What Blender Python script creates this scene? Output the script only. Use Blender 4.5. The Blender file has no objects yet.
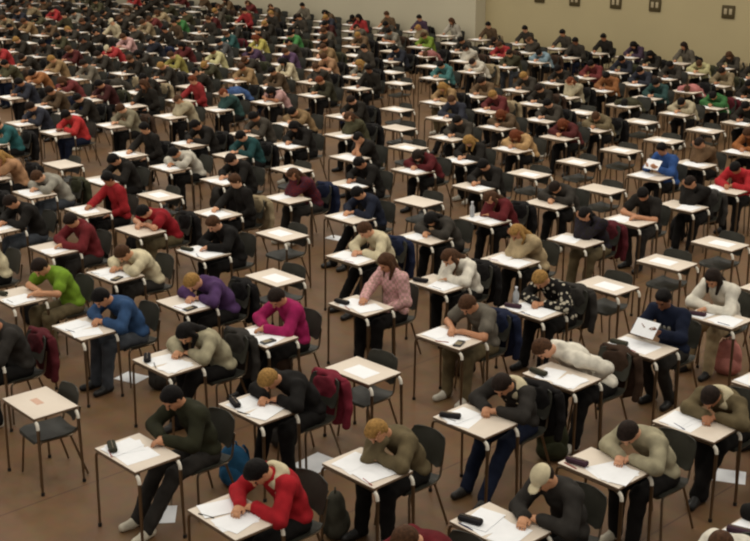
import bpy, bmesh, math, random
import numpy as np
from mathutils import Vector, Matrix

# ------------------------------------------------------------------ camera, light, exposure
SC = bpy.context.scene
COL = SC.collection
PI = math.pi
CAM = np.array([7.938, -7.342, 5.13]); PITCH = 0.3045; HEAD = np.array([-0.72536, 0.68837, 0.0]); FPX = 1227.0
cam = bpy.data.cameras.new('camera'); cam_o = bpy.data.objects.new('camera', cam); COL.objects.link(cam_o)
cam.sensor_width = 36.0; cam.lens = 36.0 * FPX / 750.0; cam.clip_end = 200
FW = np.array([HEAD[0] * math.cos(PITCH), HEAD[1] * math.cos(PITCH), -math.sin(PITCH)])
RT = np.array([HEAD[1], -HEAD[0], 0.0]); UP = np.cross(RT, FW)
cam_o.matrix_world = Matrix([[RT[i], UP[i], -FW[i], CAM[i]] for i in range(3)] + [[0, 0, 0, 1]])
SC.camera = cam_o
SC.view_settings.view_transform = 'Standard'; SC.view_settings.look = 'None'
SC.view_settings.gamma = 1.0; SC.view_settings.use_curve_mapping = False
SC.view_settings.exposure = 0.0
SC.cycles.filter_width = 2.2
world = bpy.data.worlds.new('hall_ambient'); SC.world = world; world.use_nodes = True
world.node_tree.nodes['Background'].inputs[0].default_value = (1.0, 0.95, 0.86, 1)
world.node_tree.nodes['Background'].inputs[1].default_value = 0.42
def area_light(x, y, z, sx, sy, e, c=(1.0, 0.925, 0.79)):
    l = bpy.data.lights.new('hall_lamp', 'AREA'); l.shape = 'RECTANGLE'; l.size = sx; l.size_y = sy; l.energy = e; l.color = c
    o = bpy.data.objects.new('hall_lamp', l); COL.objects.link(o); o.location = (x, y, z)
for lx in (6.0, 0.0, -6.0, -12.0, -18.0, -24.0, -30.0):
    for ly in (-4.0, 1.5, 7.0, 12.5, 18.0):
        area_light(lx, ly, 9.5, 2.4, 0.9, 116)

def pix(p):
    d = np.array(p) - CAM; z = d @ FW
    return 375 + FPX * (d @ RT) / z, 270.5 - FPX * (d @ UP) / z, z

# ------------------------------------------------------------------ materials
def lin(c):
    return tuple(((v / 255.0) / 12.92 if v / 255.0 <= 0.04045 else ((v / 255.0 + 0.055) / 1.055) ** 2.4) for v in c) + (1.0,)
def mat(name, col, rough=0.6, metal=0.0, noise=0.0, scale=20.0, bump=0.0, spec=0.4, objcol=False, col2=None):
    m = bpy.data.materials.new(name); m.use_nodes = True
    nt = m.node_tree; b = nt.nodes['Principled BSDF']
    b.inputs['Roughness'].default_value = rough; b.inputs['Metallic'].default_value = metal
    b.inputs['Specular IOR Level'].default_value = spec
    src = None
    if objcol:
        oi = nt.nodes.new('ShaderNodeObjectInfo'); src = oi.outputs['Color']
    if noise or bump:
        tc = nt.nodes.new('ShaderNodeTexCoord'); nz = nt.nodes.new('ShaderNodeTexNoise')
        nz.inputs['Scale'].default_value = scale; nz.inputs['Detail'].default_value = 3
        nt.links.new(tc.outputs['Object'], nz.inputs['Vector'])
        if noise:
            mx = nt.nodes.new('ShaderNodeMix'); mx.data_type = 'RGBA'; mx.blend_type = 'MULTIPLY' if col2 is None else 'MIX'
            mr = nt.nodes.new('ShaderNodeMapRange'); mr.inputs[1].default_value = 0.3; mr.inputs[2].default_value = 0.7
            if col2 is None:
                mr.inputs[3].default_value = 1 - noise; mr.inputs[4].default_value = 1 + noise * 0.4
                nt.links.new(nz.outputs['Fac'], mr.inputs[0])
                cmb = nt.nodes.new('ShaderNodeCombineColor')
                for i in range(3): nt.links.new(mr.outputs[0], cmb.inputs[i])
                mx.inputs['Factor'].default_value = 1.0
                nt.links.new(cmb.outputs[0], mx.inputs['B'])
            else:
                nt.links.new(nz.outputs['Fac'], mr.inputs[0]); nt.links.new(mr.outputs[0], mx.inputs['Factor'])
                mx.inputs['B'].default_value = lin(col2)
            if src is not None: nt.links.new(src, mx.inputs['A'])
            else: mx.inputs['A'].default_value = lin(col)
            src = mx.outputs['Result']
        if bump:
            bp = nt.nodes.new('ShaderNodeBump'); bp.inputs['Strength'].default_value = bump; bp.inputs['Distance'].default_value = 0.01
            nt.links.new(nz.outputs['Fac'], bp.inputs['Height']); nt.links.new(bp.outputs['Normal'], b.inputs['Normal'])
    if src is not None: nt.links.new(src, b.inputs['Base Color'])
    else: b.inputs['Base Color'].default_value = lin(col)
    return m
M = {}
M['wall'] = mat('painted_wall', (175, 161, 124), 0.9, noise=0.06, scale=0.6)
M['pier'] = mat('pale_painted_wall', (186, 178, 154), 0.9, noise=0.05, scale=0.6)
M['desk'] = mat('pale_laminate', (218, 205, 190), 0.45, noise=0.03, scale=9)
M['edge'] = mat('laminate_edge', (120, 98, 78), 0.6)
M['chrome'] = mat('steel_tube', (128, 114, 96), 0.35, metal=1.0)
M['sleeve'] = mat('bend_highlight', (238, 232, 218), 0.4)  # bright glint on the steel leg bends, painted as a cream tone
M['cap'] = mat('rubber_foot', (30, 28, 26), 0.7)
M['shell'] = mat('moulded_plastic', (48, 47, 40), 0.5, noise=0.12, scale=30, spec=0.3)
M['paper'] = mat('white_paper', (240, 242, 246), 0.85, noise=0.03, scale=14)
M['slip'] = mat('pink_slip', (208, 170, 150), 0.85, noise=0.1, scale=40)
M['fabric'] = mat('fabric', (128, 128, 128), 0.92, noise=0.34, scale=8, bump=0.5, spec=0.15, objcol=True)
M['skin'] = mat('skin', (205, 150, 118), 0.55, noise=0.08, scale=9, spec=0.3, objcol=True)
M['hair'] = mat('hair', (40, 30, 24), 0.7, noise=0.45, scale=45, bump=0.6, spec=0.15, objcol=True)
M['leather'] = mat('shoe_leather', (30, 28, 26), 0.5, noise=0.15, scale=15, objcol=True)
M['eye'] = mat('eye', (30, 22, 18), 0.25)
M['plastic'] = mat('coloured_plastic', (128, 128, 128), 0.35, noise=0.05, scale=10, objcol=True)
M['sign'] = mat('dark_sign', (72, 60, 30), 0.7, noise=0.1, scale=8)
M['sign_light'] = mat('pale_sign_mark', (170, 155, 125), 0.7, noise=0.05, scale=8)
# clear bottle
M['bottle'] = mat('clear_bottle', (225, 230, 235), 0.12); M['bottle'].node_tree.nodes['Principled BSDF'].inputs['Transmission Weight'].default_value = 0.6

def pattern(name, kind, c2, scale):
    m = mat(name, (128, 128, 128), 0.9, noise=0.2, scale=8, bump=0.4, spec=0.15, objcol=True); nt = m.node_tree; b = nt.nodes['Principled BSDF']
    src = b.inputs['Base Color'].links[0].from_socket; tc = nt.nodes.new('ShaderNodeTexCoord')
    mx = nt.nodes.new('ShaderNodeMix'); mx.data_type = 'RGBA'; mx.inputs['B'].default_value = lin(c2)
    if kind == 'spots':
        v = nt.nodes.new('ShaderNodeTexVoronoi'); v.inputs['Scale'].default_value = scale; t = nt.nodes.new('ShaderNodeMath'); t.operation = 'LESS_THAN'; t.inputs[1].default_value = 0.36
        nt.links.new(tc.outputs['Object'], v.inputs['Vector']); nt.links.new(v.outputs['Distance'], t.inputs[0]); fac = t.outputs[0]
    else:
        v = nt.nodes.new('ShaderNodeTexChecker'); v.inputs['Scale'].default_value = scale; t = nt.nodes.new('ShaderNodeMath'); t.operation = 'MULTIPLY'; t.inputs[1].default_value = 0.6
        nt.links.new(tc.outputs['Object'], v.inputs['Vector']); nt.links.new(v.outputs['Fac'], t.inputs[0]); fac = t.outputs[0]
    nt.links.new(fac, mx.inputs['Factor']); nt.links.new(src, mx.inputs['A']); nt.links.new(mx.outputs['Result'], b.inputs['Base Color'])
    return m
M['flower'] = pattern('flowered_fabric', 'spots', (176, 168, 150), 17); M['plaid'] = pattern('plaid_fabric', 'check', (150, 128, 108), 26); M['checked'] = pattern('checked_fabric', 'check', (40, 34, 52), 26)

def floor_material():
    m = bpy.data.materials.new('brown_floor_covering'); m.use_nodes = True; nt = m.node_tree; b = nt.nodes['Principled BSDF']
    N = nt.nodes.new; L = nt.links.new
    tc = N('ShaderNodeTexCoord')
    n1 = N('ShaderNodeTexNoise'); n1.inputs['Scale'].default_value = 0.55; n1.inputs['Detail'].default_value = 4
    n2 = N('ShaderNodeTexNoise'); n2.inputs['Scale'].default_value = 9; n2.inputs['Detail'].default_value = 5
    for n in (n1, n2): L(tc.outputs['Object'], n.inputs['Vector'])
    mx = N('ShaderNodeMix'); mx.data_type = 'RGBA'; mx.inputs['A'].default_value = lin((130, 99, 69)); mx.inputs['B'].default_value = lin((108, 81, 55))
    L(n1.outputs['Fac'], mx.inputs['Factor'])
    m2 = N('ShaderNodeMix'); m2.data_type = 'RGBA'; m2.blend_type = 'MULTIPLY'; m2.inputs['Factor'].default_value = 0.35
    L(mx.outputs['Result'], m2.inputs['A']); L(n2.outputs['Color'], m2.inputs['B'])
    # sheet seams run with the lines of desks
    sep = N('ShaderNodeSeparateXYZ'); L(tc.outputs['Object'], sep.inputs[0])
    a = N('ShaderNodeMath'); a.operation = 'ADD'; a.inputs[1].default_value = 101.05; L(sep.outputs['X'], a.inputs[0])
    w = N('ShaderNodeMath'); w.operation = 'MODULO'; w.inputs[1].default_value = 2.0; L(a.outputs[0], w.inputs[0])
    c = N('ShaderNodeMath'); c.operation = 'LESS_THAN'; c.inputs[1].default_value = 0.018; L(w.outputs[0], c.inputs[0])
    m3 = N('ShaderNodeMix'); m3.data_type = 'RGBA'; m3.inputs['B'].default_value = lin((88, 64, 47)); L(m2.outputs['Result'], m3.inputs['A']); L(c.outputs[0], m3.inputs['Factor'])
    L(m3.outputs['Result'], b.inputs['Base Color'])
    b.inputs['Roughness'].default_value = 0.55; b.inputs['Specular IOR Level'].default_value = 0.25
    return m
M['floor'] = floor_material()

# ------------------------------------------------------------------ object helpers
def link(name, me, parent=None, loc=None, rz=0.0, color=None):
    o = bpy.data.objects.new(name, me); COL.objects.link(o)
    if parent is not None: o.parent = parent
    if loc is not None: o.location = loc
    if rz: o.rotation_euler = (0, 0, rz)
    if color is not None: o.color = color
    return o
def tag(o, label, cat, group=None):
    o['label'] = label; o['category'] = cat
    if group: o['group'] = group
    return o
def mesh_from_bm(name, bm, ms, smooth=True):
    me = bpy.data.meshes.new(name); bm.to_mesh(me); bm.free()
    for m in (ms if isinstance(ms, (list, tuple)) else [ms]): me.materials.append(m)
    if smooth:
        for p in me.polygons: p.use_smooth = True
        try: me.set_sharp_from_angle(angle=0.7)
        except Exception: pass
    return me
def box(bm, cx, cy, cz, sx, sy, sz, mi=0, bev=0.0, rz=0.0):
    r = bmesh.ops.create_cube(bm, size=1.0)
    vs = r['verts']
    for v in vs: v.co = Vector((v.co.x * sx, v.co.y * sy, v.co.z * sz))
    if bev:
        es = list({e for v in vs for e in v.link_edges})
        q = bmesh.ops.bevel(bm, geom=es, offset=bev, segments=2, affect='EDGES', profile=0.5)
        vs = list({v for f in q['faces'] for v in f.verts} | {v for v in vs if v.is_valid})
        seen = set(vs); st = list(vs)
        while st:
            v = st.pop()
            for e in v.link_edges:
                u = e.other_vert(v)
                if u not in seen: seen.add(u); st.append(u)
        vs = list(seen)
    c, s = math.cos(rz), math.sin(rz)
    for v in vs: v.co = Vector((v.co.x * c - v.co.y * s + cx, v.co.x * s + v.co.y * c + cy, v.co.z + cz))
    for f in {f for v in vs for f in v.link_faces}: f.material_index = mi
def tube(bm, pts, r, seg=8, mi=0):
    pts = [Vector(p) for p in pts]; rings = []; nrm = None
    for i, p in enumerate(pts):
        d = ((pts[i + 1] - p) if i == 0 else (p - pts[i - 1]) if i == len(pts) - 1 else (pts[i + 1] - pts[i - 1])).normalized()
        if nrm is None: nrm = d.orthogonal().normalized()
        nrm = (nrm - d * nrm.dot(d)); nrm = nrm.normalized() if nrm.length > 1e-6 else d.orthogonal().normalized()
        bn = d.cross(nrm)
        rr = r[i] if isinstance(r, (list, tuple)) else r
        rings.append([bm.verts.new(p + (nrm * math.cos(2 * PI * k / seg) + bn * math.sin(2 * PI * k / seg)) * rr) for k in range(seg)])
    for a, b in zip(rings, rings[1:]):
        for k in range(seg): bm.faces.new((a[k], a[(k + 1) % seg], b[(k + 1) % seg], b[k])).material_index = mi
    bm.faces.new(list(reversed(rings[0]))).material_index = mi; bm.faces.new(rings[-1]).material_index = mi
def bend(p, q, s, r, n=5):
    """points of a polyline p-q-s with the corner at q rounded"""
    p, q, s = Vector(p), Vector(q), Vector(s)
    a = q + (p - q).normalized() * r; b = q + (s - q).normalized() * r
    out = [p]
    for i in range(n + 1):
        t = i / n
        out.append(a * (1 - t) ** 2 + q * 2 * t * (1 - t) + b * t * t)
    return out + [s]

# ------------------------------------------------------------------ setting
WY = 21.75
def slab(name, x0, x1, y0, y1, z0, z1, m):
    bm = bmesh.new(); box(bm, (x0 + x1) / 2, (y0 + y1) / 2, (z0 + z1) / 2, x1 - x0, y1 - y0, z1 - z0)
    o = link(name, mesh_from_bm(name, bm, m, False)); o['kind'] = 'structure'; return o
slab('floor', -46, 14, -9, WY + 0.6, -0.1, 0.0, M['floor'])
slab('wall_back', -46, 14, WY, WY + 0.25, 0.0, 7.0, M['wall'])
slab('wall_pier', -46, -17.75, WY - 0.45, WY - 0.002, 0.0, 7.0, M['pier'])
slab('baseboard_back', -17.748, 14, WY - 0.02, WY - 0.001, 0.0, 0.12, M['edge'])

def wall_sign(x, z, label):
    e = tag(link('wall_sign', None, loc=(x, WY - 0.001, z)), label, 'sign', 'dark square signs on the back wall')
    bm = bmesh.new(); box(bm, 0, -0.018, 0, 0.38, 0.03, 0.34, bev=0.02); link('panel', mesh_from_bm('panel', bm, M['sign']), e)
    for s in (-1, 1):
        bm = bmesh.new(); box(bm, s * 0.075, -0.036, 0.01, 0.085, 0.008, 0.15, bev=0.003); link('pale_mark', mesh_from_bm('pale_mark', bm, M['sign_light']), e)
for x, z, t in ((-9.32, 1.97, 'small dark square wall sign with two pale marks, rightmost of the row'),
                (-11.58, 1.99, 'small dark square wall sign with two pale marks, second from the right'),
                (-12.88, 1.98, 'small dark square wall sign with two pale marks, third from the right'),
                (-14.32, 1.96, 'small dark square wall sign cut by the top edge, fourth from right'),
                (-15.62, 1.97, 'small dark square wall sign cut by the top edge, nearest the pale pier')):
    wall_sign(x, z, t)

# ------------------------------------------------------------------ SDF figures (surface nets)
BIG = 0.12
HSC = 0.94; CUR = [None]
class SDF:
    def __init__(s, res): s.res = res; s.prims = []
    def cap(s, a, b, ra, rb=None, k=0.02): s.prims.append(('c', np.array(a, float), np.array(b, float), ra, ra if rb is None else rb, k))
    def ell(s, c, r, R=None, k=0.03):
        if R is not None and R is CUR[0]: r = np.array(r) * HSC
        s.prims.append(('e', np.array(c, float), np.array(r, float), np.eye(3) if R is None else np.array(R), k))
    def cut(s, c, r, R=None):
        if R is not None and R is CUR[0]: r = np.array(r) * HSC
        s.prims.append(('x', np.array(c, float), np.array(r, float), np.eye(3) if R is None else np.array(R), 0))
    def build(s, name, m, wrinkle=0.0, seed=0):
        lo = np.full(3, 1e9); hi = -lo
        for p in s.prims:
            if p[0] == 'c':
                r = max(p[3], p[4]); lo = np.minimum(lo, np.minimum(p[1], p[2]) - r); hi = np.maximum(hi, np.maximum(p[1], p[2]) + r)
            elif p[0] == 'e':
                r = p[2].max(); lo = np.minimum(lo, p[1] - r); hi = np.maximum(hi, p[1] + r)
        h = s.res; lo -= 3 * h; hi += 3 * h
        n = np.ceil((hi - lo) / h).astype(int) + 1
        ax = [lo[i] + h * np.arange(n[i]) for i in range(3)]
        V = np.full(n, BIG, np.float32)
        for p in s.prims:
            k = p[-1]; m_ = k + 2 * h
            if p[0] == 'c':
                r = max(p[3], p[4]); a0 = np.minimum(p[1], p[2]) - r - m_; a1 = np.maximum(p[1], p[2]) + r + m_
            else:
                r = p[2].max(); a0 = p[1] - r - m_; a1 = p[1] + r + m_
            i0 = np.maximum(0, ((a0 - lo) / h).astype(int)); i1 = np.minimum(n, ((a1 - lo) / h).astype(int) + 2)
            if (i1 <= i0).any(): continue
            X, Y, Z = np.meshgrid(*[ax[i][i0[i]:i1[i]] for i in range(3)], indexing='ij', sparse=True)
            if p[0] == 'c':
                d = p[2] - p[1]; L = max(1e-9, float(d @ d))
                t = np.clip(((X - p[1][0]) * d[0] + (Y - p[1][1]) * d[1] + (Z - p[1][2]) * d[2]) / L, 0, 1)
                D = np.sqrt((X - p[1][0] - t * d[0]) ** 2 + (Y - p[1][1] - t * d[1]) ** 2 + (Z - p[1][2] - t * d[2]) ** 2) - (p[3] + (p[4] - p[3]) * t)
            else:
                Q = [(X - p[1][0]) * p[3][0][j] + (Y - p[1][1]) * p[3][1][j] + (Z - p[1][2]) * p[3][2][j] for j in range(3)]
                k0 = np.sqrt(sum((Q[j] / p[2][j]) ** 2 for j in range(3))); k1 = np.sqrt(sum((Q[j] / p[2][j] ** 2) ** 2 for j in range(3))) + 1e-9
                D = k0 * (k0 - 1) / k1
            sl = tuple(slice(i0[i], i1[i]) for i in range(3)); W = V[sl]
            if p[0] == 'x': V[sl] = np.maximum(W, -D)
            elif k > 0:
                hh = np.clip(0.5 + 0.5 * (W - D) / k, 0, 1); V[sl] = W * (1 - hh) + D * hh - k * hh * (1 - hh)
            else: V[sl] = np.minimum(W, D)
        if wrinkle:
            X, Y, Z = np.meshgrid(*ax, indexing='ij', sparse=True); q = seed * 1.7
            V += wrinkle * (np.sin(31 * X + 9 * Z + q) * np.sin(27 * Z + 13 * Y + q) + 0.6 * np.sin(55 * Y + 21 * X + q) * np.sin(47 * Z - 12 * X))
        ins = V < 0
        c = np.zeros(n - 1, np.int8)
        for dx in (0, 1):
            for dy in (0, 1):
                for dz in (0, 1): c += ins[dx:n[0] - 1 + dx, dy:n[1] - 1 + dy, dz:n[2] - 1 + dz]
        act = (c > 0) & (c < 8)
        idx = np.full(n - 1, -1, np.int64); ijk = np.argwhere(act); idx[act] = np.arange(len(ijk))
        acc = np.zeros((len(ijk), 3)); cnt = np.zeros(len(ijk))
        cor = [(a, b, g) for a in (0, 1) for b in (0, 1) for g in (0, 1)]
        for i, A in enumerate(cor):
            for B in cor[i + 1:]:
                if sum(abs(A[j] - B[j]) for j in range(3)) != 1: continue
                va = V[ijk[:, 0] + A[0], ijk[:, 1] + A[1], ijk[:, 2] + A[2]]; vb = V[ijk[:, 0] + B[0], ijk[:, 1] + B[1], ijk[:, 2] + B[2]]
                mk = (va < 0) != (vb < 0)
                t = np.where(mk, va / np.where(mk, va - vb, 1), 0)[:, None]
                acc += (np.array(A) + t * (np.array(B) - np.array(A))) * mk[:, None]; cnt += mk
        P = lo + h * (ijk + acc / cnt[:, None])
        quads = []
        for axis in range(3):
            o1, o2 = [(1, 2), (2, 0), (0, 1)][axis]
            s0 = [slice(None)] * 3; s1 = [slice(None)] * 3
            s0[axis] = slice(0, n[axis] - 1); s1[axis] = slice(1, n[axis])
            e = np.argwhere(ins[tuple(s0)] != ins[tuple(s1)])
            e = e[(e[:, o1] > 0) & (e[:, o2] > 0) & (e[:, o1] < n[o1] - 1) & (e[:, o2] < n[o2] - 1)]
            if not len(e): continue
            fl = ins[e[:, 0], e[:, 1], e[:, 2]]
            def at(da, db):
                q = e.copy(); q[:, o1] -= da; q[:, o2] -= db; return idx[q[:, 0], q[:, 1], q[:, 2]]
            q = np.stack([at(1, 1), at(0, 1), at(0, 0), at(1, 0)], 1)
            q[~fl] = q[~fl][:, ::-1]
            quads.append(q)
        F = np.concatenate(quads)
        me = bpy.data.meshes.new(name)
        me.vertices.add(len(P)); me.vertices.foreach_set('co', P.astype(np.float32).ravel())
        me.loops.add(F.size); me.loops.foreach_set('vertex_index', F.ravel().astype(np.int32))
        me.polygons.add(len(F)); me.polygons.foreach_set('loop_start', np.arange(0, F.size, 4, dtype=np.int32))
        me.polygons.foreach_set('use_smooth', np.ones(len(F), bool))
        me.update(calc_edges=True); me.validate()
        me.materials.append(m)
        return me
def unit(v): v = np.array(v, float); return v / (np.linalg.norm(v) + 1e-12)
def ik(s, t, l1, l2, pole):
    s, t = np.array(s, float), np.array(t, float); d = t - s; L = np.linalg.norm(d)
    if L > (l1 + l2) * 0.995: t = s + d / L * (l1 + l2) * 0.995; d = t - s; L = np.linalg.norm(d)
    u = d / L; a = (l1 * l1 - l2 * l2 + L * L) / (2 * L); h = math.sqrt(max(0, l1 * l1 - a * a))
    p = np.array(pole, float); p = unit(p - u * (p @ u))
    return s + u * a + p * h, t

# pose: lean (pelvis->chest pitch), hunch (extra for upper back), nod (head pitch from vertical), turn (head yaw), lat (side lean)
POSES = {
    'W': dict(lean=11, hunch=35, nod=58, turn=-6, R='write', L='flat'),
    'V': dict(lean=8, hunch=32, nod=52, turn=8, R='flat', L='write'),
    'L': dict(lean=22, hunch=38, nod=68, turn=10, R='write', L='flat'),
    'P': dict(lean=18, hunch=36, nod=55, turn=-14, R='prop', L='flat'),
    'Q': dict(lean=14, hunch=32, nod=48, turn=12, R='write', L='prop'),
    'B': dict(lean=14, hunch=34, nod=48, turn=0, R='prop', L='prop'),
    'U': dict(lean=4, hunch=16, nod=34, turn=-8, R='write', L='lap'),
    'R': dict(lean=6, hunch=22, nod=36, turn=6, R='hold', L='hold'),
    'D': dict(lean=46, hunch=36, nod=82, turn=22, R='flat', L='flat'),
    'T': dict(lean=30, hunch=34, nod=72, turn=-40, R='lap', L='lap', lat=-0.17),
    'S': dict(lean=-6, hunch=6, nod=14, turn=10, R='lap', L='lap'),
}
PSC = 0.94         # build of the sitters
PT = 0.53          # sitter's distance behind the desk centre
HEADY = -PT / PSC   # desk centre in the sitter's own frame (facing -Y)
def figure(pose, hair='short', garment='long', legs='k', seed=0, res=0.011, fine=True, slim=1.0):
    """meshes of one seated figure: body, top, trousers, hair, shoes(, eyes)"""
    P = POSES[pose]; rnd = random.Random(seed * 7 + 3)
    j = lambda a: rnd.uniform(-a, a)
    r_ = math.radians
    fw = lambda a: np.array([0, -math.sin(a), math.cos(a)])    # up-vector pitched forward by a
    lat = np.array([j(0.05) + P.get('lat', 0), 0, 0])
    l1 = r_(P['lean'] + j(4)); l2 = l1 + r_(P['hunch'] + j(5))
    pel = np.array([0, 0.0, 0.555]); wai = pel + 0.17 * fw(l1 * 0.7) + lat * 0.3
    che = wai + 0.21 * fw((l1 + l2) / 2) + lat * 0.6; nek = che + 0.15 * fw(l2) + lat * 0.6
    twist = r_(j(7)); sx = np.array([math.cos(twist), math.sin(twist), 0])
    up2 = fw(l2); fr2 = np.cross(up2, np.array([1.0, 0, 0])) * 1.0   # forward of the chest
    if fr2[1] > 0: fr2 = -fr2
    nod = r_(P['nod'] + j(6)); trn = r_(P['turn'] + j(8))
    # head frame
    hf = np.array([math.sin(trn) * 1.0, -math.cos(trn), 0]); 
    hU = unit(np.array([0, 0, 1]) * math.cos(nod) + hf * math.sin(nod)); hF = unit(hf * math.cos(nod) - np.array([0, 0, 1]) * math.sin(nod)); hS = np.cross(hF, hU)
    nd = unit(fw(l2 * 0.55 + nod * 0.35)); hb = nek + nd * 0.085; hc = hb + hU * 0.075 + hF * 0.02
    HR = np.stack([hS, hF, hU], 1)   # columns: local axes
    CUR[0] = HR
    H = lambda s, f, u: hc + (hS * s + hF * f + hU * u) * HSC
    sh = {k: che + up2 * 0.105 + sx * (sg * 0.175 * slim) for k, sg in (('R', -1), ('L', 1))}
    DZ = 0.735 / PSC
    arms = {}
    for k, sg in (('R', -1), ('L', 1)):
        st = P[k]
        if st == 'write': tgt = np.array([sg * 0.07 + j(0.03), HEADY + 0.09 + j(0.03), DZ + 0.045]); pole = (sg * 0.9, 0.15, -0.6); hd = unit((-sg * 0.5, -0.8, -0.05)); palm = np.array([0, 0, -1.0])
        elif st == 'flat': tgt = np.array([sg * 0.04 + j(0.03), HEADY + 0.15 + j(0.02), DZ + 0.035]); pole = (sg * 1.0, 0.0, -0.25); hd = unit((-sg * 0.85, -0.5, 0.0)); palm = np.array([0, 0, -1.0])
        elif st == 'prop':
            tgt = H(-sg * -0.075, 0.02, -0.06) + np.array([sg * 0.03, -0.01, -0.02]); pole = (sg * 0.35, -0.45, -1.0); hd = unit(hU * 0.8 + np.array([-sg * 0.25, 0, 0.2])); palm = np.array([-sg, 0.0, 0.0])
        elif st == 'hold': tgt = np.array([sg * 0.10, HEADY + 0.10, DZ + 0.12]); pole = (sg * 0.8, 0.2, -0.8); hd = unit((-sg * 0.2, -0.8, 0.35)); palm = np.array([-sg * 0.6, 0, 0.6])
        else: tgt = np.array([sg * 0.07, -0.20, 0.655]); pole = (sg * 0.9, 0.5, -0.2); hd = unit((-sg * 0.5, -0.8, -0.2)); palm = np.array([0, 0, -1.0])
        el, wr = ik(sh[k], tgt, 0.285, 0.245, pole)
        if st in ('write', 'flat') and el[2] < DZ - 0.0 and el[1] < HEADY + 0.25: el[2] = DZ + 0.045
        arms[k] = (el, wr, hd, palm, st)
    # legs
    kn, an, toe = {}, {}, {}
    for k, sg in (('R', -1), ('L', 1)):
        hip = np.array([sg * 0.085, 0, 0.535])
        if legs == 's': K = np.array([sg * (0.10 + abs(j(0.03))), -0.43, 0.50]); A = K + np.array([sg * 0.01 + j(0.03), -0.27 - j(0.05), -0.335])
        elif legs == 'b': K = np.array([sg * (0.10 + abs(j(0.03))), -0.44, 0.53]); A = K + np.array([j(0.03), 0.20, -0.405]); 
        elif legs == 'x' : K = np.array([sg * 0.085, -0.44, 0.53 + (0.02 if sg > 0 else 0)]); A = K + np.array([-sg * 0.10, -0.13 - (0.05 if sg > 0 else 0), -0.405])
        else: K = np.array([sg * (0.11 + abs(j(0.04))), -0.445, 0.53]); A = K + np.array([j(0.03), -0.03 + j(0.08), -0.44])
        A[2] = 0.092
        kn[k], an[k] = K, A; yaw = sg * 0.18 + j(0.1)
        toe[k] = (A + np.array([0, 0.035, 0]), A + np.array([math.sin(yaw) * 0.15, -0.16, 0]))
    def limbs_arm(S, k, dr, k0=0.03, upto=1.0, only=None):
        el, wr, hd, palm, st = arms[k]; s = sh[k]
        S.cap(s, el, 0.049 * slim + dr, 0.040 * slim + dr, k0)
        e2 = el + (wr - el) * upto
        S.cap(el, e2, 0.040 * slim + dr, 0.028 + dr + (1 - upto) * 0.01, k0)
    out = {}
    # ---- body
    S = SDF(res)
    Rm = lambda a: np.array([[1, 0, 0], [0, math.cos(a), -math.sin(a)], [0, math.sin(a), math.cos(a)]])
    S.ell(pel, (0.150, 0.105, 0.10), None, 0.05); S.ell(wai, (0.125 * slim, 0.088, 0.14), Rm(l1), 0.05)
    S.ell(che - up2 * 0.02, (0.142 * slim, 0.095, 0.16), Rm((l1 + l2) / 2), 0.05); S.cap(sh['R'], sh['L'], 0.05, 0.05, 0.05)
    S.cap(nek - up2 * 0.03, hb + hU * 0.02, 0.053, 0.05, 0.03)
    S.ell(H(0, -0.012, 0.03), (0.073, 0.092, 0.092), HR, 0.02); S.ell(H(0, 0.022, -0.045), (0.055, 0.062, 0.066), HR, 0.03)
    if fine:
        S.cap(H(0, 0.088, 0.012), H(0, 0.106, -0.022), 0.010, 0.014, 0.012)
        S.cap(H(-0.03, 0.078, 0.034), H(0.03, 0.078, 0.034), 0.012, 0.012, 0.012)
        S.cap(H(-0.018, 0.080, -0.058), H(0.018, 0.080, -0.058), 0.009, 0.009, 0.008)
        S.ell(H(0, 0.070, -0.092), (0.02, 0.018, 0.018), HR, 0.015)
    for sg in (-1, 1): S.ell(H(sg * 0.074, -0.012, -0.005), (0.011, 0.021, 0.032), HR, 0.008)
    for k, sg in (('R', -1), ('L', 1)):
        limbs_arm(S, k, 0.0)
        el, wr, hd, palm, st = arms[k]
        pn = unit(palm - hd * (palm @ hd)); sd = np.cross(hd, pn)      # across the palm
        thumb = sd if (sd @ np.array([-sg, 0, 0.2])) > 0 else -sd
        kb = wr + hd * 0.085
        S.cap(wr, wr + hd * 0.03, 0.026, 0.03, 0.02)
        S.ell(wr + hd * 0.055, (0.040, 0.048, 0.019), np.stack([sd, hd, pn], 1), 0.02)
        fr = 0.0088 if fine else 0.011
        curl = {'write': 0.9, 'flat': 0.25, 'prop': 0.35, 'hold': 0.8, 'lap': 0.35}[st]
        for q, ln in enumerate((0.068, 0.076, 0.070, 0.054)):
            b0 = kb - hd * 0.008 + thumb * (0.029 - 0.0195 * q)
            d1 = unit(hd + pn * curl * 0.45 + thumb * (0.10 - 0.07 * q)); d2 = unit(hd + pn * curl * 1.5)
            m1 = b0 + d1 * ln * 0.55; S.cap(b0, m1, fr, fr * 0.95, 0.006); S.cap(m1, m1 + d2 * ln * 0.5, fr * 0.95, fr * 0.8, 0.006)
        t0 = wr + hd * 0.03 + thumb * 0.022; t1 = t0 + unit(hd * 0.6 + thumb * 0.8 + pn * 0.2) * 0.042; t2 = t1 + unit(hd + thumb * (0.1 - curl * 0.3) + pn * 0.5 * curl) * 0.03
        S.cap(t0, t1, 0.013, 0.0105, 0.012); S.cap(t1, t2, 0.0105, 0.009, 0.006)
        S.cap((sg * 0.085, 0, 0.535), kn[k], 0.066, 0.048, 0.03); S.cap(kn[k], an[k], 0.046, 0.028, 0.03)
        S.cap(toe[k][0] - np.array([0, 0, 0.054]), toe[k][1] - np.array([0, 0, 0.064]), 0.024, 0.020, 0.003)
    out['body'] = S.build('body', M['skin'])
    # ---- top
    S = SDF(res * 1.15)
    d = 0.024
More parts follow.
